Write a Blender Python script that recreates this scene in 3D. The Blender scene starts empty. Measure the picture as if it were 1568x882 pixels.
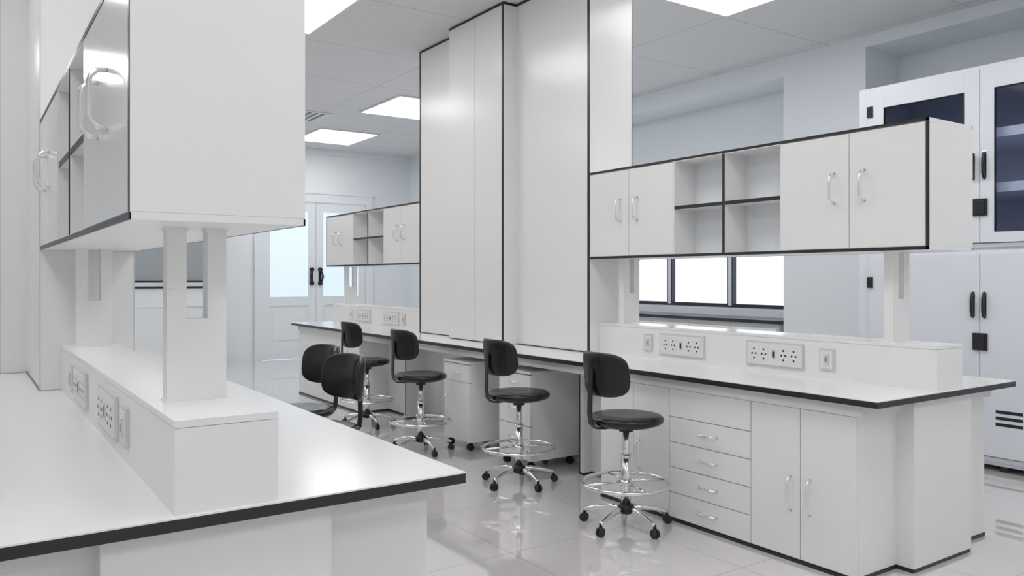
import bpy, bmesh, math
from mathutils import Vector, Matrix

sc = bpy.context.scene
try:
    sc.view_settings.view_transform = 'Standard'
    sc.view_settings.look = 'None'
except Exception as e:
    print(e)

# ------------------------------------------------------------------ materials
def mat(name, col, rough=0.4, metal=0.0, spec=0.5, var=0.012, bump=0.0, coat=0.0, nscale=6.0):
    m = bpy.data.materials.new(name); m.use_nodes = True
    nt = m.node_tree; b = nt.nodes['Principled BSDF']
    tc = nt.nodes.new('ShaderNodeTexCoord')
    n = nt.nodes.new('ShaderNodeTexNoise'); n.inputs['Scale'].default_value = nscale; n.inputs['Detail'].default_value = 3
    nt.links.new(tc.outputs['Object'], n.inputs['Vector'])
    mx = nt.nodes.new('ShaderNodeMix'); mx.data_type = 'RGBA'
    mx.inputs[6].default_value = (col[0]*(1-var), col[1]*(1-var), col[2]*(1-var), 1)
    mx.inputs[7].default_value = (min(1, col[0]*(1+var)), min(1, col[1]*(1+var)), min(1, col[2]*(1+var)), 1)
    nt.links.new(n.outputs['Fac'], mx.inputs[0])
    nt.links.new(mx.outputs[2], b.inputs['Base Color'])
    b.inputs['Roughness'].default_value = rough
    b.inputs['Metallic'].default_value = metal
    b.inputs['Specular IOR Level'].default_value = spec
    b.inputs['Coat Weight'].default_value = coat
    b.inputs['Coat Roughness'].default_value = 0.05
    if bump > 0:
        n2 = nt.nodes.new('ShaderNodeTexNoise'); n2.inputs['Scale'].default_value = nscale*25
        nt.links.new(tc.outputs['Object'], n2.inputs['Vector'])
        bp = nt.nodes.new('ShaderNodeBump'); bp.inputs['Strength'].default_value = bump; bp.inputs['Distance'].default_value = 0.001
        nt.links.new(n2.outputs['Fac'], bp.inputs['Height']); nt.links.new(bp.outputs['Normal'], b.inputs['Normal'])
    return m

def emis(name, col, s):
    m = bpy.data.materials.new(name); m.use_nodes = True
    nt = m.node_tree; b = nt.nodes['Principled BSDF']
    b.inputs['Base Color'].default_value = (0.6, 0.6, 0.6, 1)
    b.inputs['Emission Color'].default_value = (*col, 1)
    b.inputs['Emission Strength'].default_value = s
    b.inputs['Roughness'].default_value = 0.3
    return m

def grid_mat(name, col, line, sx, sy, x0, y0, w, rough, linerough=0.6, spec=0.5, var=0.02, coat=0.0):
    m = bpy.data.materials.new(name); m.use_nodes = True
    nt = m.node_tree; b = nt.nodes['Principled BSDF']; L = nt.links.new
    g = nt.nodes.new('ShaderNodeNewGeometry'); s = nt.nodes.new('ShaderNodeSeparateXYZ')
    L(g.outputs['Position'], s.inputs[0])
    def M(op, a, bb=None):
        n = nt.nodes.new('ShaderNodeMath'); n.operation = op
        for i, v in enumerate((a, bb)):
            if v is None: continue
            if isinstance(v, (int, float)): n.inputs[i].default_value = v
            else: L(v, n.inputs[i])
        return n.outputs[0]
    def ln(o, off, sz):
        f = M('FRACT', M('DIVIDE', M('SUBTRACT', o, off - sz*50), sz))
        d = M('MINIMUM', f, M('SUBTRACT', 1.0, f))
        return M('LESS_THAN', d, w/sz)
    k = M('MAXIMUM', ln(s.outputs[0], x0, sx), ln(s.outputs[1], y0, sy))
    n = nt.nodes.new('ShaderNodeTexNoise'); n.inputs['Scale'].default_value = 1.3; n.inputs['Detail'].default_value = 4
    L(g.outputs['Position'], n.inputs['Vector'])
    m1 = nt.nodes.new('ShaderNodeMix'); m1.data_type = 'RGBA'
    m1.inputs[6].default_value = tuple(c*(1-var) for c in col)+(1,); m1.inputs[7].default_value = tuple(min(1, c*(1+var)) for c in col)+(1,)
    L(n.outputs['Fac'], m1.inputs[0])
    m2 = nt.nodes.new('ShaderNodeMix'); m2.data_type = 'RGBA'
    L(k, m2.inputs[0]); L(m1.outputs[2], m2.inputs[6]); m2.inputs[7].default_value = (*line, 1)
    L(m2.outputs[2], b.inputs['Base Color'])
    r = M('ADD', M('MULTIPLY', k, linerough-rough), rough)
    L(r, b.inputs['Roughness'])
    b.inputs['Specular IOR Level'].default_value = spec
    b.inputs['Coat Weight'].default_value = coat
    b.inputs['Coat Roughness'].default_value = .03
    return m

def glass_mat(name, tint, gl=0.12):
    m = bpy.data.materials.new(name); m.use_nodes = True
    nt = m.node_tree; nt.nodes.remove(nt.nodes['Principled BSDF'])
    out = nt.nodes['Material Output']
    t = nt.nodes.new('ShaderNodeBsdfTransparent'); t.inputs[0].default_value = (*tint, 1)
    g = nt.nodes.new('ShaderNodeBsdfGlossy'); g.inputs['Roughness'].default_value = 0.03
    mx = nt.nodes.new('ShaderNodeMixShader')
    lw = nt.nodes.new('ShaderNodeLayerWeight'); lw.inputs[0].default_value = gl
    nt.links.new(lw.outputs['Fresnel'], mx.inputs[0])
    nt.links.new(t.outputs[0], mx.inputs[1]); nt.links.new(g.outputs[0], mx.inputs[2])
    nt.links.new(mx.outputs[0], out.inputs[0])
    return m

WHITE = mat('white_laminate', (.875, .87, .868), .33)
GLOSSW = mat('white_satin_panel', (.87, .867, .865), .22)
DOORW = mat('white_gloss_door', (.865, .863, .862), .14)
TOP = mat('white_benchtop', (.88, .878, .876), .17)
BLACK = mat('black_edge_band', (.018, .019, .022), .3)
DARK = mat('shadow_gap', (.25, .25, .25), .6)
CHROME = mat('chrome', (.82, .82, .82), .14, metal=1.0)
HANDLE = mat('satin_handle', (.85, .85, .85), .18, metal=.75)
LEATHER = mat('black_leather', (.008, .008, .009), .25, bump=.12, nscale=10)
RUBBER = mat('black_plastic', (.012, .012, .013), .4)
PLATE = mat('socket_plate', (.82, .82, .82), .3)
PLATE2 = mat('socket_frame', (.66, .66, .66), .35)
WALLM = mat('wall_paint', (.83, .865, .89), .6, bump=.05)
WALLC = mat('wall_paint_cool_light', (.80, .85, .885), .6, bump=.05)  # cool light of the window side is put into this wall colour
DOORM = mat('door_paint', (.82, .85, .885), .35)
METALW = mat('powder_coated_cabinet', (.80, .83, .885), .28)
NAVY = mat('cabinet_interior_blue', (.44, .47, .60), .5)
SHELF = mat('cabinet_shelf_blue', (.68, .72, .86), .4)
DKTOP = mat('dark_countertop', (.03, .035, .05), .2)
HOODG = mat('hood_sash_grey', (.36, .39, .41), .15)
FRAME = mat('window_frame_dark', (.03, .035, .05), .35)
BACKP = mat('shelf_back_panel', (.85, .88, .91), .3)
VENT = mat('vent_white', (.75, .75, .75), .5)
VENTD = mat('vent_dark', (.25, .25, .25), .6)
FLOORM = grid_mat('glossy_floor_tile', (.73, .71, .70), (.30, .29, .28), .8, .8, 2.305, 4.16, .0024, .05, spec=.9, coat=1.0)
CEILM = grid_mat('ceiling_tile', (.74, .745, .76), (.40, .41, .42), 1.38, 1.33, 5.42, 4.67, .0035, .8, .8, .2)
LAMP = emis('led_panel', (1.0, .99, .98), 6.3)
WIN = emis('daylight_frosted_glass', (.82, .91, .98), 1.12)  # panes glow themselves, standing in for bright daylight outside
DGLASS = emis('door_daylight_glass', (.52, .70, .90), .75)
CGLASS = glass_mat('cabinet_glass', (.93, .95, .98))

# ------------------------------------------------------------------ builder
class B:
    def __init__(s, name):
        s.name = name; s.bm = bmesh.new(); s.mats = []
    def mi(s, m):
        if m not in s.mats: s.mats.append(m)
        return s.mats.index(m)
    def box(s, x0, x1, y0, y1, z0, z1, m):
        x0, x1 = sorted((x0, x1)); y0, y1 = sorted((y0, y1)); z0, z1 = sorted((z0, z1))
        v = [s.bm.verts.new(p) for p in ((x0,y0,z0),(x1,y0,z0),(x1,y1,z0),(x0,y1,z0),(x0,y0,z1),(x1,y0,z1),(x1,y1,z1),(x0,y1,z1))]
        i = s.mi(m)
        for f in ((0,3,2,1),(4,5,6,7),(0,1,5,4),(1,2,6,5),(2,3,7,6),(3,0,4,7)):
            s.bm.faces.new([v[k] for k in f]).material_index = i
    def tube(s, pts, r, m, seg=10, closed=False, rs=None):
        pts = [Vector(p) for p in pts]; n = len(pts); i = s.mi(m)
        rings = []; prev = None
        for k in range(n):
            if closed: d = pts[(k+1) % n]-pts[k-1]
            elif k == 0: d = pts[1]-pts[0]
            elif k == n-1: d = pts[-1]-pts[-2]
            else: d = (pts[k+1]-pts[k]).normalized()+(pts[k]-pts[k-1]).normalized()
            d.normalize()
            if prev is None:
                a = Vector((0,0,1)) if abs(d.z) < .9 else Vector((1,0,0))
            else: a = prev
            u = (a-d*a.dot(d)).normalized(); w = d.cross(u); prev = u
            rr = rs[k] if rs else r
            rings.append([s.bm.verts.new(pts[k]+(u*math.cos(2*math.pi*j/seg)+w*math.sin(2*math.pi*j/seg))*rr) for j in range(seg)])
        for k in range(n if closed else n-1):
            a, b = rings[k], rings[(k+1) % n]
            for j in range(seg):
                f = s.bm.faces.new((a[j], a[(j+1) % seg], b[(j+1) % seg], b[j])); f.smooth = True; f.material_index = i
        if not closed:
            s.bm.faces.new(rings[0][::-1]).material_index = i
            s.bm.faces.new(rings[-1]).material_index = i
    def cyl(s, p0, p1, r, m, seg=20, r2=None):
        s.tube([p0, p1], r, m, seg, rs=[r, r2 if r2 is not None else r])
    def lathe(s, prof, m, c=(0,0), seg=40):
        i = s.mi(m); rings = []
        for r, z in prof:
            if r < 1e-6: rings.append([s.bm.verts.new((c[0], c[1], z))])
            else: rings.append([s.bm.verts.new((c[0]+r*math.cos(2*math.pi*j/seg), c[1]+r*math.sin(2*math.pi*j/seg), z)) for j in range(seg)])
        for a, b in zip(rings, rings[1:]):
            for j in range(seg):
                k = (j+1) % seg
                if len(a) == 1: vs = (a[0], b[k], b[j])
                elif len(b) == 1: vs = (a[j], a[k], b[0])
                else: vs = (a[j], a[k], b[k], b[j])
                f = s.bm.faces.new(vs); f.smooth = True; f.material_index = i
    def done(s, bevel=0.0, loc=(0,0,0), rz=0.0):
        bmesh.ops.recalc_face_normals(s.bm, faces=s.bm.faces)
        me = bpy.data.meshes.new(s.name); s.bm.to_mesh(me); s.bm.free()
        for m in s.mats: me.materials.append(m)
        o = bpy.data.objects.new(s.name, me); sc.collection.objects.link(o)
        o.location = loc; o.rotation_euler = (0, 0, rz)
        if bevel > 0:
            md = o.modifiers.new('bevel', 'BEVEL'); md.width = bevel; md.segments = 2; md.limit_method = 'ANGLE'; md.angle_limit = math.radians(60)
        return o

def vhandle(b, x, s, y, z0, z1, proj, r=.006, m=HANDLE):
    """vertical D pull on an x-facing face; s = outward sign"""
    q = proj
    b.tube([(x, y, z0), (x+s*q*.55, y, z0+.004), (x+s*q*.9, y, z0+.02), (x+s*q, y, z0+.04), (x+s*q, y, z1-.04), (x+s*q*.9, y, z1-.02), (x+s*q*.55, y, z1-.004), (x, y, z1)], r, m, 12)
def hhandle(b, x, s, y0, y1, z, proj, r=.006, m=HANDLE):
    q = proj
    b.tube([(x, y0, z), (x+s*q*.55, y0+.004, z), (x+s*q*.9, y0+.015, z), (x+s*q, y0+.03, z), (x+s*q, y1-.03, z), (x+s*q*.9, y1-.015, z), (x+s*q*.55, y1-.004, z), (x, y1, z)], r, m, 12)

# ------------------------------------------------------------------ islands
def island(cx, y0, y1=9.6, pil=(5.42, 6.30), blk=True):
    X = lambda s, d: cx+s*d
    EDGE = BLACK if blk else PLATE2
    # ---- bench
    b = B('lab_island_bench')
    b.box(cx-.65, cx+.65, y0, y1, .82, .8475, BLACK)
    b.box(cx-.65, cx+.65, y0, y1, .8475, .8515, TOP)
    b.box(cx-.60, cx+.60, y0+.10, y1-.10, .76, .82, WHITE)
    for q in (1, -1):
        Y = (lambda a: 2.0+a) if q == 1 else (lambda a: 9.6-a)
        e = (y0-2.0) if q == 1 else 0
        # service spine
        b.box(cx-.27, cx+.27, Y(.045+e), Y(2.42), .02, .82, WHITE)
        b.box(cx-.268, cx+.268, Y(.048+e), Y(2.42), 0, .02, BLACK)
        b.box(cx-.34, cx+.34, Y(2.40), Y(2.45), .012, .76, WHITE)
        for s in (-1, 1):
            b.box(X(s,.338), X(s,.343), Y(2.436), Y(2.4495), 0, .76, BLACK)
        b.box(cx-.34, cx+.34, Y(2.40), Y(2.45), 0, .012, BLACK)
        # riser
        b.box(cx-.12, cx+.12, Y(.015+e), Y(2.488), .8515, 1.052, WHITE)
        b.box(cx-.1202, cx+.1202, Y(.0148+e), Y(2.488), 1.0532, 1.07, TOP)
        for s in (-1, 1):
            b.box(X(s,.27), X(s,.582), Y(.134+e), Y(1.91), .02, .76, WHITE)
            b.box(X(s,.27), X(s,.602), Y(.132+e), Y(1.912), 0, .018, BLACK)
            def front(a0, a1, z0, z1):
                b.box(X(s,.582), X(s,.60), Y(a0+.002), Y(a1-.002), z0+.002, z1-.002, WHITE)
            b.box(X(s,.582), X(s,.585), Y(.14+e), Y(1.90), .02, .755, DARK)
            for (a0, a1) in ((.134+e, .727), (1.308, 1.91)):
                am = (a0+a1)/2
                front(a0, am, .02, .76); front(am, a1, .02, .76)
                for k in (-.055, .055):
                    vhandle(b, X(s,.60), s, Y(am+k), .25, .42, .032)
            front(.727, 1.308, .60, .76)
            for k in range(4):
                front(.727, 1.308, .02+k*.145, .02+(k+1)*.145)
                ya, yb = sorted((Y(.955), Y(1.08)))
                hhandle(b, X(s,.60), s, ya, yb, .095+k*.145, .03)
    # recessed mid spine behind knee space
    b.box(cx-.11, cx+.11, 4.45, 7.15, .0, .82, WHITE)
    b.done()
    # ---- tall cupboard column
    c = B('tall_column_cupboard')
    z0, z1 = .853, 3.648
    c.box(cx-.208, cx+.208, 4.49, 7.11, z0, z1, GLOSSW)
    c.box(cx-.338, cx+.338, pil[0], pil[1], z0, z1, GLOSSW)
    pm = (pil[0]+pil[1])/2
    for s in (-1, 1):
        for (d, ya) in ((.21, 4.49), (.21, 7.11), (.34, pil[0])):
            t = .022 if ya != 7.11 else -.022
            c.box(X(s, d-.004), X(s, d+.001), ya-.001*(1 if t > 0 else -1), ya+t, z0, z1, EDGE)
        c.box(X(s,.336), X(s,.3395), pm-.0015, pm+.0015, z0, z1, DARK)
        for (d, ya, yb) in ((.2115, 4.49, pil[0]), (.2115, pil[1], 7.11), (.3415, pil[0], pil[1])):
            c.box(X(s,d-.007), X(s,d), ya, yb, z1-.02, z1, BLACK)
            c.box(X(s,d-.007), X(s,d), ya, yb, z0, z0+.006, BLACK)
    c.box(cx-.338, cx+.338, pil[0]-.002, pil[0]+.002, z1-.02, z1, BLACK)
    c.box(cx-.208, cx+.208, 4.488, 4.492, z1-.02, z1, BLACK)
    c.done()
    # ---- overhead cabinets
    for q in (1, -1):
        Y = (lambda a: 2.0+a) if q == 1 else (lambda a: 9.6-a)
        o = B('overhead_cabinet')
        zb, zt = 1.534, 2.16; H = .2075; a0, a1 = .008, 2.488; w = (a1-a0)/6
        o.box(cx-H, cx+H, Y(a0), Y(a1), zb, zb+.018, WHITE)
        o.box(cx-H, cx+H, Y(a0), Y(a1), zt-.018, zt, WHITE)
        o.box(cx-.008, cx+.008, Y(a0+.01), Y(a1-.01), zb+.018, zt-.018, BACKP)
        o.box(cx-H, cx+H, Y(a0), Y(a0+.018), zb+.0185, zt-.0185, WHITE)
        for k in range(1, 6):
            o.box(cx-H+.003, cx+H-.003, Y(a0+k*w-.009), Y(a0+k*w+.009), zb+.018, zt-.018, WHITE)
        o.box(cx-H+.019, cx+H-.019, Y(a1-.018), Y(a1), zb+.018, zt-.018, WHITE)
        et = .001 if blk else .0002
        for s in (-1, 1):
            o.box(X(s,H-.004), X(s,H+.001), Y(a0), Y(a1), zb-.001, zb+.016, BLACK)
            o.box(X(s,H-.004), X(s,H+.001), Y(a0), Y(a1), zt-.014, zt+.001, BLACK)
            if s == -1:
                o.box(X(s,H-(.004 if blk else .0015)), X(s,H+et), Y(a0-et), Y(a0+.014), zb, zt, BLACK)
            o.box(X(s,H-.003), X(s,H), Y(a0+3*w-.0088), Y(a0+3*w+.0088), zb+.015, zt-.015, BLACK)
            for k in (1, 5):
                o.box(X(s,H-.0031), X(s,H-.001), Y(a0+k*w-.003), Y(a0+k*w+.003), zb+.018, zt-.018, DARK)
            for k in (0, 1, 4, 5):
                ya, yb = a0+k*w+.0018, a0+(k+1)*w-.0018
                if k == 0: ya = a0+.016
                o.box(X(s,H-.0025), X(s,H), Y(ya), Y(yb), zb+.017, zt-.015, DOORW)
            for j in (1, 5):
                for e in (-.085, .085):
                    vhandle(o, X(s,H), s, Y(a0+j*w+e), 1.79, 1.945, .045, .0068)
            zs = (zb+zt)/2
            for k in (2, 3):
                o.box(X(s,.008), X(s,H-.008), Y(a0+k*w+.009), Y(a0+(k+1)*w-.009), zs-.010, zs+.010, WHITE)
                o.box(X(s,H-.008), X(s,H-.004), Y(a0+k*w+.009), Y(a0+(k+1)*w-.009), zs-.011, zs+.011, BLACK)
        # slotted support posts
        for a in (.26, 2.27):
            for d in (-1, 1):
                o.box(cx+d*.027, cx+d*.076, Y(a), Y(a+.05), 1.29, 1.534, WHITE)
            o.box(cx-.076, cx+.076, Y(a), Y(a+.05), 1.075, 1.29, WHITE)
            o.box(cx-.080, cx+.080, Y(a-.004), Y(a+.054), 1.070, 1.075, WHITE)
            for d in (-1, 1):
                o.box(cx+d*.024, cx+d*.079, Y(a-.004), Y(a+.054), 1.524, 1.534, WHITE)
        o.done()
        # socket panels on riser
        for s in (-1, 1):
            for (ya, yb, big) in ((.56,.65,0), (.75,1.14,1), (1.47,1.86,1), (1.93,2.01,0)):
                p = B('power_socket_panel'); xf = X(s,.1205)
                y_a, y_b = sorted((Y(ya), Y(yb))); za, zb2 = .887, 1.028
                if not big: za = .90; zb2 = 1.015
                p.box(xf, X(s,.129), y_a, y_b, za, zb2, PLATE2)
                p.box(xf, X(s,.132), y_a+.009, y_b-.009, za+.009, zb2-.009, PLATE)
                if big:
                    n = 5; wd = (y_b-y_a-.05)/n
                    for k in range(n):
                        yy = y_a+.025+(k+.5)*wd
                        if k == 2:
                            p.box(X(s,.132), X(s,.1345), yy-.012, yy+.012, .93, .985, PLATE2)
                            p.box(X(s,.1345), X(s,.136), yy-.006, yy+.006, .94, .975, RUBBER)
                            continue
                        p.box(X(s,.132), X(s,.134), yy-wd*.44, yy+wd*.44, .912, 1.003, PLATE)
                        for (dy, dz) in ((0,.025), (-.013,-.002), (.013,-.002), (0,-.028)):
                            p.cyl((X(s,.1335), yy+dy, .958+dz), (X(s,.1347), yy+dy, .958+dz), .0062, RUBBER, 10)
                else:
                    ym = (y_a+y_b)/2
                    p.box(X(s,.132), X(s,.137), ym-.014, ym+.014, .93, .985, PLATE2)
                    p.box(X(s,.137), X(s,.138), ym-.005, ym+.005, .945, .970, DARK)
                p.done()

island(3.98, 2.0)
island(.525, 1.94, blk=False)

# ------------------------------------------------------------------ pedestals
def pedestal(x, y, drawers):
    b = B('mobile_pedestal')
    W, D, H0, H1 = .41, .46, .07, .70
    b.box(.018, D, 0, W, H0, H1, WHITE)
    b.box(.014, .019, .004, W-.004, H0+.004, H1-.004, DARK)
    b.box(-.005, D+.003, -.003, W+.003, H1, H1+.018, WHITE)
    if drawers:
        zs = [H0, H0+.25, H0+.44, H1-.005]
        for a, c in zip(zs, zs[1:]):
            b.box(0, .018, .003, W-.003, a+.003, c-.003, WHITE)
            hhandle(b, 0, -1, W/2-.06, W/2+.06, (a+c)/2+.03, .028, .005)
    else:
        b.box(0, .018, .003, W-.003, H1-.15, H1-.006, WHITE)
        b.box(0, .018, .003, W-.003, H0+.003, H1-.154, WHITE)
        hhandle(b, 0, -1, W/2-.06, W/2+.06, H1-.075, .028, .005)
        vhandle(b, 0, -1, W-.06, .28, .42, .028, .005)
    for cx in (.05, D-.05):
        for cy in (.05, W-.05):
            b.cyl((cx, cy, .045), (cx, cy, H0), .012, RUBBER, 10)
            b.cyl((cx-.01, cy-.02, .026), (cx-.01, cy-.006, .026), .026, RUBBER, 16)
            b.cyl((cx-.01, cy+.006, .026), (cx-.01, cy+.02, .026), .026, RUBBER, 16)
            b.box(cx-.028, cx+.012, cy-.006, cy+.006, .03, .056, RUBBER)
    b.done(loc=(x, y, 0))
pedestal(3.38, 4.68, True)
pedestal(3.36, 5.49, False)

# ------------------------------------------------------------------ stools
def stool(x, y, rz, spin=0.3):
    b = B('lab_stool')
    # seat cushion
    b.lathe([(0,.578),(.17,.578),(.195,.582),(.208,.592),(.212,.604),(.208,.617),(.195,.627),(.165,.632),(.08,.628),(0,.626)], LEATHER, seg=48)
    b.lathe([(0,.562),(.10,.562),(.16,.570),(.17,.579)], RUBBER, seg=32)
    b.cyl((0,0,.30), (0,0,.565), .019, CHROME, 20)
    b.cyl((0,0,.115), (0,0,.40), .027, CHROME, 20)
    b.lathe([(.0,.405),(.030,.405),(.032,.395),(.027,.385)], CHROME, seg=24)
    b.cyl((0,0,.535), (0,0,.563), .04, RUBBER, 20)
    b.lathe([(0,.075),(.035,.075),(.045,.085),(.045,.115),(.034,.125),(0,.125)], RUBBER, seg=24)
    # foot ring
    R = .245; zr = .245; n = 56
    b.tube([(R*math.cos(2*math.pi*k/n), R*math.sin(2*math.pi*k/n), zr) for k in range(n)], .0105, CHROME, 12, closed=True)
    b.lathe([(.028,.228),(.036,.230),(.036,.262),(.028,.264)], CHROME, seg=24)
    for k in range(4):
        a = spin+k*math.pi/2+.4
        b.tube([(.03*math.cos(a), .03*math.sin(a), .255), (R*math.cos(a), R*math.sin(a), zr)], .007, CHROME, 8)
    # five star base + casters
    for k in range(5):
        a = spin+k*2*math.pi/5; c, s_ = math.cos(a), math.sin(a)
        P = lambda r, z: (r*c, r*s_, z)
        b.tube([P(.03,.10), P(.09,.102), P(.17,.090), P(.235,.070), P(.25,.066)], .012, CHROME, 10, rs=[.018,.016,.0135,.0125,.011])
        b.cyl(P(.245,.045), P(.245,.074), .009, RUBBER, 10)
        tx, ty = -s_, c
        for e in (-1, 1):
            p0 = Vector(P(.248,.024))+Vector((tx, ty, 0))*e*.004
            p1 = Vector(P(.248,.024))+Vector((tx, ty, 0))*e*.016
            b.cyl(p0, p1, .024, RUBBER, 18)
        p = Vector(P(.246,.045))
        b.lathe([(.0,.035),(.014,.037),(.016,.046),(.0,.054)], RUBBER, c=(p.x, p.y), seg=14)
    # back strut (flat bar)
    pts = [(-.05,.568),(-.16,.566),(-.215,.572),(-.243,.60),(-.25,.65),(-.248,.74),(-.243,.90)]
    i = b.mi(RUBBER); prev = None
    for k, (px, pz) in enumerate(pts):
        if k == 0: d = Vector((pts[1][0]-px, pts[1][1]-pz))
        elif k == len(pts)-1: d = Vector((px-pts[k-1][0], pz-pts[k-1][1]))
        else: d = Vector((pts[k+1][0]-pts[k-1][0], pts[k+1][1]-pts[k-1][1]))
        d.normalize(); nx, nz = -d.y*.004, d.x*.004; h = .019
        ring = [b.bm.verts.new(q) for q in ((px+nx,-h,pz+nz),(px+nx,h,pz+nz),(px-nx,h,pz-nz),(px-nx,-h,pz-nz))]
        if prev:
            for j in range(4):
                b.bm.faces.new((prev[j], prev[(j+1)%4], ring[(j+1)%4], ring[j])).material_index = i
        else: b.bm.faces.new(ring).material_index = i
        prev = ring
    b.bm.faces.new(prev).material_index = i
    # curved backrest: bent superquadric
    i = b.mi(LEATHER); NU, NV = 22, 56; rows = []
    sp = lambda v, e: math.copysign(abs(v)**e, v)
    for u in range(NU+1):
        eta = -math.pi/2+math.pi*u/NU
        th = sp(math.sin(eta), .6)*.021; pr = abs(math.cos(eta))**.42
        row = []
        for v in range(NV):
            om = 2*math.pi*v/NV
            S = pr*sp(math.cos(om), .52); W = pr*sp(math.sin(om), .58)
            ang = S*math.radians(59); R0 = .212+th
            zz = .870+W*.122
            tilt = -(W)*.012
            row.append((-.006-R0*math.cos(ang)+tilt, R0*math.sin(ang), zz))
        rows.append(row)
    vr = [[b.bm.verts.new(p) for p in (r if 0 < k < NU else [r[0]])] for k, r in enumerate(rows)]
    for a, c in zip(vr, vr[1:]):
        for j in range(NV):
            k = (j+1) % NV
            if len(a) == 1: vs = (a[0], c[j], c[k])
            elif len(c) == 1: vs = (a[j], c[0], a[k])
            else: vs = (a[j], c[j], c[k], a[k])
            f = b.bm.faces.new(vs); f.smooth = True; f.material_index = i
    b.done(loc=(x, y, 0), rz=rz)
stool(3.09, 3.36, -.08, .95)
stool(3.13, 4.47, -.08, .95)
stool(3.06, 5.75, 0, .9)
stool(3.17, 7.03, -.05, .95)
stool(1.53, 4.0, math.pi+.12, .2)
stool(1.65, 4.64, math.pi+.12, .6)

# ------------------------------------------------------------------ room shell
XW, XR, YF, XL, YB, ZC = 6.93, 7.50, 13.5, -3.6, -2.6, 3.65
def simple(name, boxes, m, bevel=0):
    b = B(name)
    for bx in boxes: b.box(*bx, m)
    return b.done(bevel)
simple('floor', [(XL-.1, XR+.2, YB-.1, YF+.1, -.1, 0)], FLOORM)
simple('ceiling', [(XL-.1, XR+.2, YB-.1, YF+.1, ZC, ZC+.1)], CEILM)
simple('wall_left', [(XL-.1, XL, YB, YF, 0, ZC)], WALLM)
simple('wall_back', [(XL, XR, YB-.1, YB, 0, ZC)], WALLM)
DX0, DX1, DZ = 4.13, 6.09, 2.76
simple('wall_far', [(XL, DX0, YF, YF+.1, 0, ZC), (DX1, XR, YF, YF+.1, 0, ZC), (DX0, DX1, YF, YF+.1, DZ, ZC)], WALLM)
WY0, WY1, WZ0, WZ1 = 5.37, 11.25, 1.05, 2.45
simple('wall_right', [(XR, XR+.15, YB, WY0, 0, ZC), (XR, XR+.15, WY1, YF, 0, ZC), (XR, XR+.15, WY0, WY1, 0, WZ0), (XR, XR+.15, WY0, WY1, WZ1, ZC),
    (XW, XR, 4.28, 5.18, 0, ZC), (XW, XR, 12.2, YF, 0, ZC), (XW, XR, 5.18, 12.2, 3.45, ZC), (XW, XR, YB, 4.28, 3.54, ZC)], WALLC)
simple('trim_ceiling_far', [(XL, XW, YF-.06, YF, ZC-.10, ZC)], WALLM)

# windows
w = B('window_1')
w.box(XR+.06, XR+.07, WY0, WY1, WZ0, WZ1, WIN)
n = 6
for k in range(n+1):
    y = WY0+(WY1-WY0)*k/n
    w.box(XR-.01, XR+.05, y-.045, y+.045, WZ0+.04, WZ1-.04, FRAME)
    w.box(XR-.012, XR-.005, y-.026, y+.026, WZ0+.02, WZ1-.02, METALW)
w.box(XR-.01, XR+.05, WY0, WY1, WZ0, WZ0+.04, FRAME)
w.box(XR-.01, XR+.05, WY0, WY1, WZ1-.04, WZ1, FRAME)
w.done()
# window-side wall bench
b = B('wall_bench')
b.box(6.90, XR-.005, 5.22, 12.0, .92, .955, DKTOP)
b.box(XR-.04, XR-.005, 5.22, 12.0, .955, 1.03, METALW)
b.box(6.95, XR-.005, 5.25, 11.95, .03, .92, WHITE)
for k in range(11):
    b.box(6.93, 6.95, 5.27+k*.6, 5.27+(k+1)*.6-.01, .05, .87, WHITE)
    vhandle(b, 6.93, -1, 5.27+k*.6+.08, .5, .64, .03)
b.done()

# double door
d = B('door_1')
xm = (DX0+DX1)/2; yd = YF-.02
for (a, c) in ((DX0+.05, xm-.004), (xm+.004, DX1-.05)):
    d.box(a, a+.13, yd, yd+.05, .01, DZ-.05, DOORM); d.box(c-.13, c, yd, yd+.05, .01, DZ-.05, DOORM)
    for (z0, z1) in ((.01,.28), (.92,1.07), (2.55, DZ-.05)):
        d.box(a+.13, c-.13, yd, yd+.05, z0, z1, DOORM)
    d.box(a+.13, c-.13, yd+.018, yd+.03, .28, .92, DOORM)
    d.box(a+.17, c-.17, yd+.008, yd+.018, .33, .87, DOORM)
    d.box(a+.13, c-.13, yd+.02, yd+.03, 1.07, 2.55, DGLASS)
# frame
d.box(DX0-.09, DX0+.045, YF-.045, YF-.001, 0, DZ-.045, DOORM); d.box(DX1-.045, DX1+.09, YF-.045, YF-.001, 0, DZ-.045, DOORM)
d.box(DX0-.09, DX1+.09, YF-.045, YF-.001, DZ-.045, DZ+.10, DOORM)
d.box(DX0-.12, DX1+.12, YF-.06, YF-.001, DZ+.10, DZ+.14, DOORM)
for s in (-1, 1):
    hx = xm+s*.075
    d.box(hx-.025, hx+.025, yd-.008, yd, 1.30, 1.53, RUBBER)
    d.tube([(hx, yd, 1.50), (hx+s*.02, yd-.05, 1.50), (hx+s*.04, yd-.055, 1.42), (hx+s*.02, yd-.05, 1.34), (hx, yd, 1.32)], .016, RUBBER, 10)
    d.cyl((hx, yd-.005, 1.54), (hx, yd-.03, 1.54), .04, RUBBER, 16)
    d.cyl((hx, yd-.005, 1.30), (hx, yd-.03, 1.30), .04, RUBBER, 16)
d.done()

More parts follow.
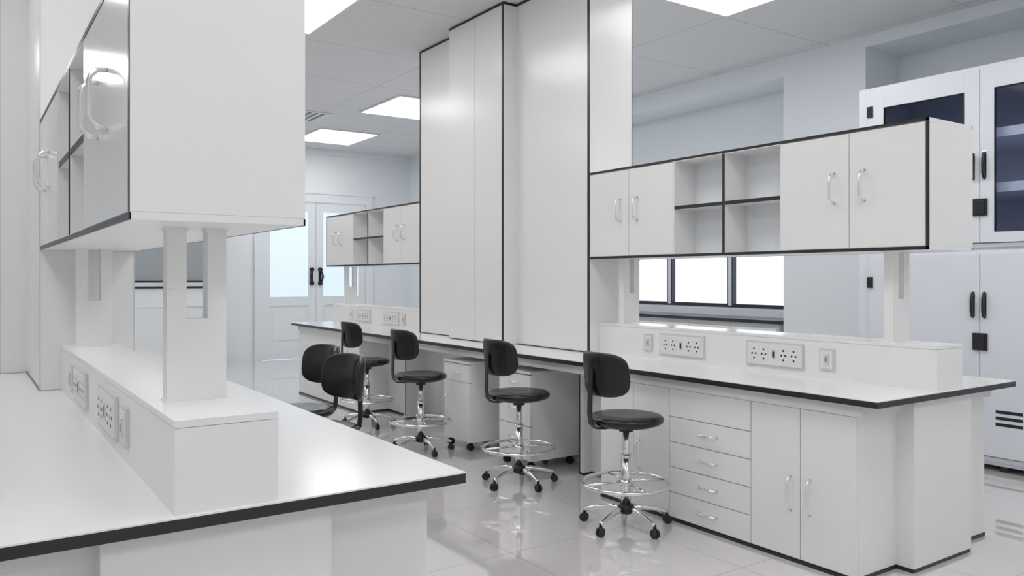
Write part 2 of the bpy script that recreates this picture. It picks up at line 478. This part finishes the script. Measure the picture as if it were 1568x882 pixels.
# fume hood at far wall
f = B('fume_hood')
x0, x1, y0, y1 = 1.75, 3.32, 12.65, YF-.01
f.box(x0, x1, y0+.05, y1, .06, .96, WALLM); f.box(x0+.03, x1-.03, y0+.09, y1, 0, .06, DARK)
for k in range(2):
    ww = (x1-x0)/2; f.box(x0+k*ww+.002, x0+(k+1)*ww-.002, y0+.03, y0+.05, .065, .955, WALLM)
f.box(x0, x1, y0+.02, y1, .96, 1.24, WALLM)
f.box(x0-.01, x1+.01, y0, y0+.10, 1.24, 1.27, BLACK)
f.box(x0-.01, x1+.01, y0+.01, y0+.1, 1.27, 1.33, METALW)
f.box(x0-.01, x1+.01, y0, y0+.10, 1.33, 1.355, BLACK)
f.box(x0, x0+.08, y0+.02, y1, 1.24, 2.5, WHITE); f.box(x1-.03, x1, y0+.02, y1, 1.24, 2.5, WHITE)
f.box(x0+.08, x1-.03, y0+.03, y0+.05, 1.355, 2.2, HOODG)
f.box(x0+.08, x1-.03, y0+.06, y1, 1.24, 2.5, METALW)
f.box(x0, x1, y0+.02, y0+.06, 2.2, 2.5, WHITE)
f.done()

# chemical storage cabinet
c = B('chemical_storage_cabinet')
cx0, cx1, cy0, cy1 = 6.15, 6.88, 1.93, 3.85
def shell(z0, z1):
    c.box(cx0, cx1, cy0, cy0+.03, z0, z1, METALW); c.box(cx0, cx1, cy1-.03, cy1, z0, z1, METALW)
    c.box(cx1-.02, cx1, cy0+.03, cy1-.03, z0, z1, METALW)
    c.box(cx0, cx1-.02, cy0+.03, cy1-.03, z0, z0+.03, METALW); c.box(cx0, cx1-.02, cy0+.03, cy1-.03, z1-.03, z1, METALW)
shell(.07, 1.60); shell(1.62, 2.95)
c.box(cx0+.01, cx1, cy0+.01, cy1-.01, 1.60, 1.62, PLATE2)
ym = 2.89
c.box(cx0-.02, cx0, cy0+.045, ym-.003, .11, 1.575, METALW)
c.box(cx0-.02, cx0, ym+.003, cy1-.09, .11, 1.575, METALW)
c.box(cx0-.001, cx0+.01, cy0+.03, cy1-.03, .10, 1.57, DARK)
c.box(cx0-.004, cx0, cy1-.09+.003, cy1, .07, 1.60, METALW)
for (a, e, g0, g1) in ((cy0+.045, ym-.003, cy0+.15, 2.79), (ym+.003, cy1-.09, 3.0, 3.63)):
    c.box(cx0-.02, cx0, a, g0, 1.655, 2.92, METALW); c.box(cx0-.02, cx0, g1, e, 1.655, 2.92, METALW)
    c.box(cx0-.02, cx0, g0, g1, 1.655, 1.73, METALW); c.box(cx0-.02, cx0, g0, g1, 2.77, 2.92, METALW)
    c.box(cx0-.006, cx0-.003, g0, g1, 1.73, 2.77, CGLASS)
    for (ya, yb, za, zb) in ((g0,g0+.006,1.73,2.77), (g1-.006,g1,1.73,2.77), (g0,g1,1.73,1.736), (g0,g1,2.764,2.77)):
        c.box(cx0-.022, cx0-.001, ya, yb, za, zb, BLACK)
c.box(cx0-.004, cx0, cy1-.087, cy1, 1.62, 2.95, METALW)
c.box(cx1-.03, cx1-.021, cy0+.031, cy1-.031, 1.65, 2.92, NAVY)
c.box(cx0+.01, cx1-.03, cy0+.031, cy0+.034, 1.65, 2.92, NAVY); c.box(cx0+.01, cx1-.03, cy1-.034, cy1-.031, 1.65, 2.92, NAVY)
c.box(cx0+.01, cx1-.03, cy0+.034, cy1-.034, 2.915, 2.92, NAVY)
for z in (1.655, 2.02, 2.42):
    c.box(cx0+.06, cx1-.03, cy0+.034, cy1-.034, z, z+.03, SHELF)
    c.box(cx0+.055, cx0+.061, cy0+.034, cy1-.034, z, z+.07, SHELF)
for (z0, z1) in ((2.12, 2.31), (1.11, 1.29)):
    for y in (ym+.045, ym-.035):
        c.tube([(cx0-.02, y, z0), (cx0-.04, y, z0+.012), (cx0-.05, y, z0+.05), (cx0-.05, y, z1-.05), (cx0-.04, y, z1-.012), (cx0-.02, y, z1)], .011, BLACK, 10)
        c.box(cx0-.026, cx0-.02, y-.016, y+.016, z0-.01, z1+.01, CHROME)
for z in (1.91, .93):
    c.box(cx0-.035, cx0-.02, ym-.055, ym+.045, z-.06, z+.065, RUBBER)
    c.box(cx0-.04, cx0-.035, ym-.04, ym+.03, z-.045, z+.05, BLACK)
for z in (2.75, 1.36):
    c.box(cx0-.03, cx0, cy1-.13, cy1-.08, z-.045, z+.045, RUBBER)
for k in range(3):
    c.box(cx0-.022, cx0-.019, 2.60, 2.78, .335+k*.045, .358+k*.045, BLACK)
    c.box(cx0-.022, cx0-.019, 3.3, 3.46, .335+k*.045, .358+k*.045, BLACK)
for y in (cy0+.06, 2.75, ym+.05, cy1-.06):
    for x in (cx0+.05, cx1-.06):
        c.cyl((x, y, 0), (x, y, .07), .03, RUBBER, 16, .022)
c.box(cx0+.02, cx1, cy0+.02, cy1-.02, .04, .07, METALW)
c.done(bevel=.003)

# ceiling fixtures
def panel(xm, ym_):
    b = B('ceiling_light_panel')
    x0, x1, y0, y1 = xm-.98, xm, ym_-1.22, ym_
    z = ZC-.012
    b.box(x0, x1, y0, y0+.03, z-.006, ZC-.001, VENT); b.box(x0, x1, y1-.03, y1, z-.006, ZC-.001, VENT)
    b.box(x0, x0+.03, y0+.03, y1-.03, z-.006, ZC-.001, VENT); b.box(x1-.03, x1, y0+.03, y1-.03, z-.006, ZC-.001, VENT)
    b.box(x0+.03, x1-.03, y0+.03, y1-.03, z, ZC-.001, LAMP)
    b.done()
for y in (12.75, 10.12, 7.45, 4.64, 2.0, -.6): panel(5.42, y)  # near-end panels are out of view, added for more light
for y in (12.75, 9.80, 7.14, 4.5, 1.8, -.6): panel(2.66, y)  # panels of this row that stay unseen are added for more light
for y in (10.12, 7.14, 4.5, 1.8, -.6): panel(-.15, y)  # whole row is out of view, added to brighten the room
v = B('ceiling_vent')
vx, vy = 3.55, 10.45
v.box(vx, vx+.66, vy, vy+.66, ZC-.012, ZC-.001, VENT)
for k in range(6):
    v.box(vx+.05+k*.095, vx+.09+k*.095, vy+.05, vy+.61, ZC-.018, ZC-.012, VENTD)
v.done()

# world + camera
wd = bpy.data.worlds.new('World'); sc.world = wd; wd.use_nodes = True
wd.node_tree.nodes['Background'].inputs[0].default_value = (.8, .9, 1, 1)
wd.node_tree.nodes['Background'].inputs[1].default_value = 1.0

cam = bpy.data.cameras.new('camera'); co = bpy.data.objects.new('camera', cam); sc.collection.objects.link(co)
co.location = (0, 0, 1.4)
co.rotation_euler = (math.radians(90), 0, -math.atan2(.5666, .8241))
cam.sensor_width = 36; cam.lens = 36*1228/1568; cam.shift_y = -16/1568
cam.clip_start = .05
sc.camera = co
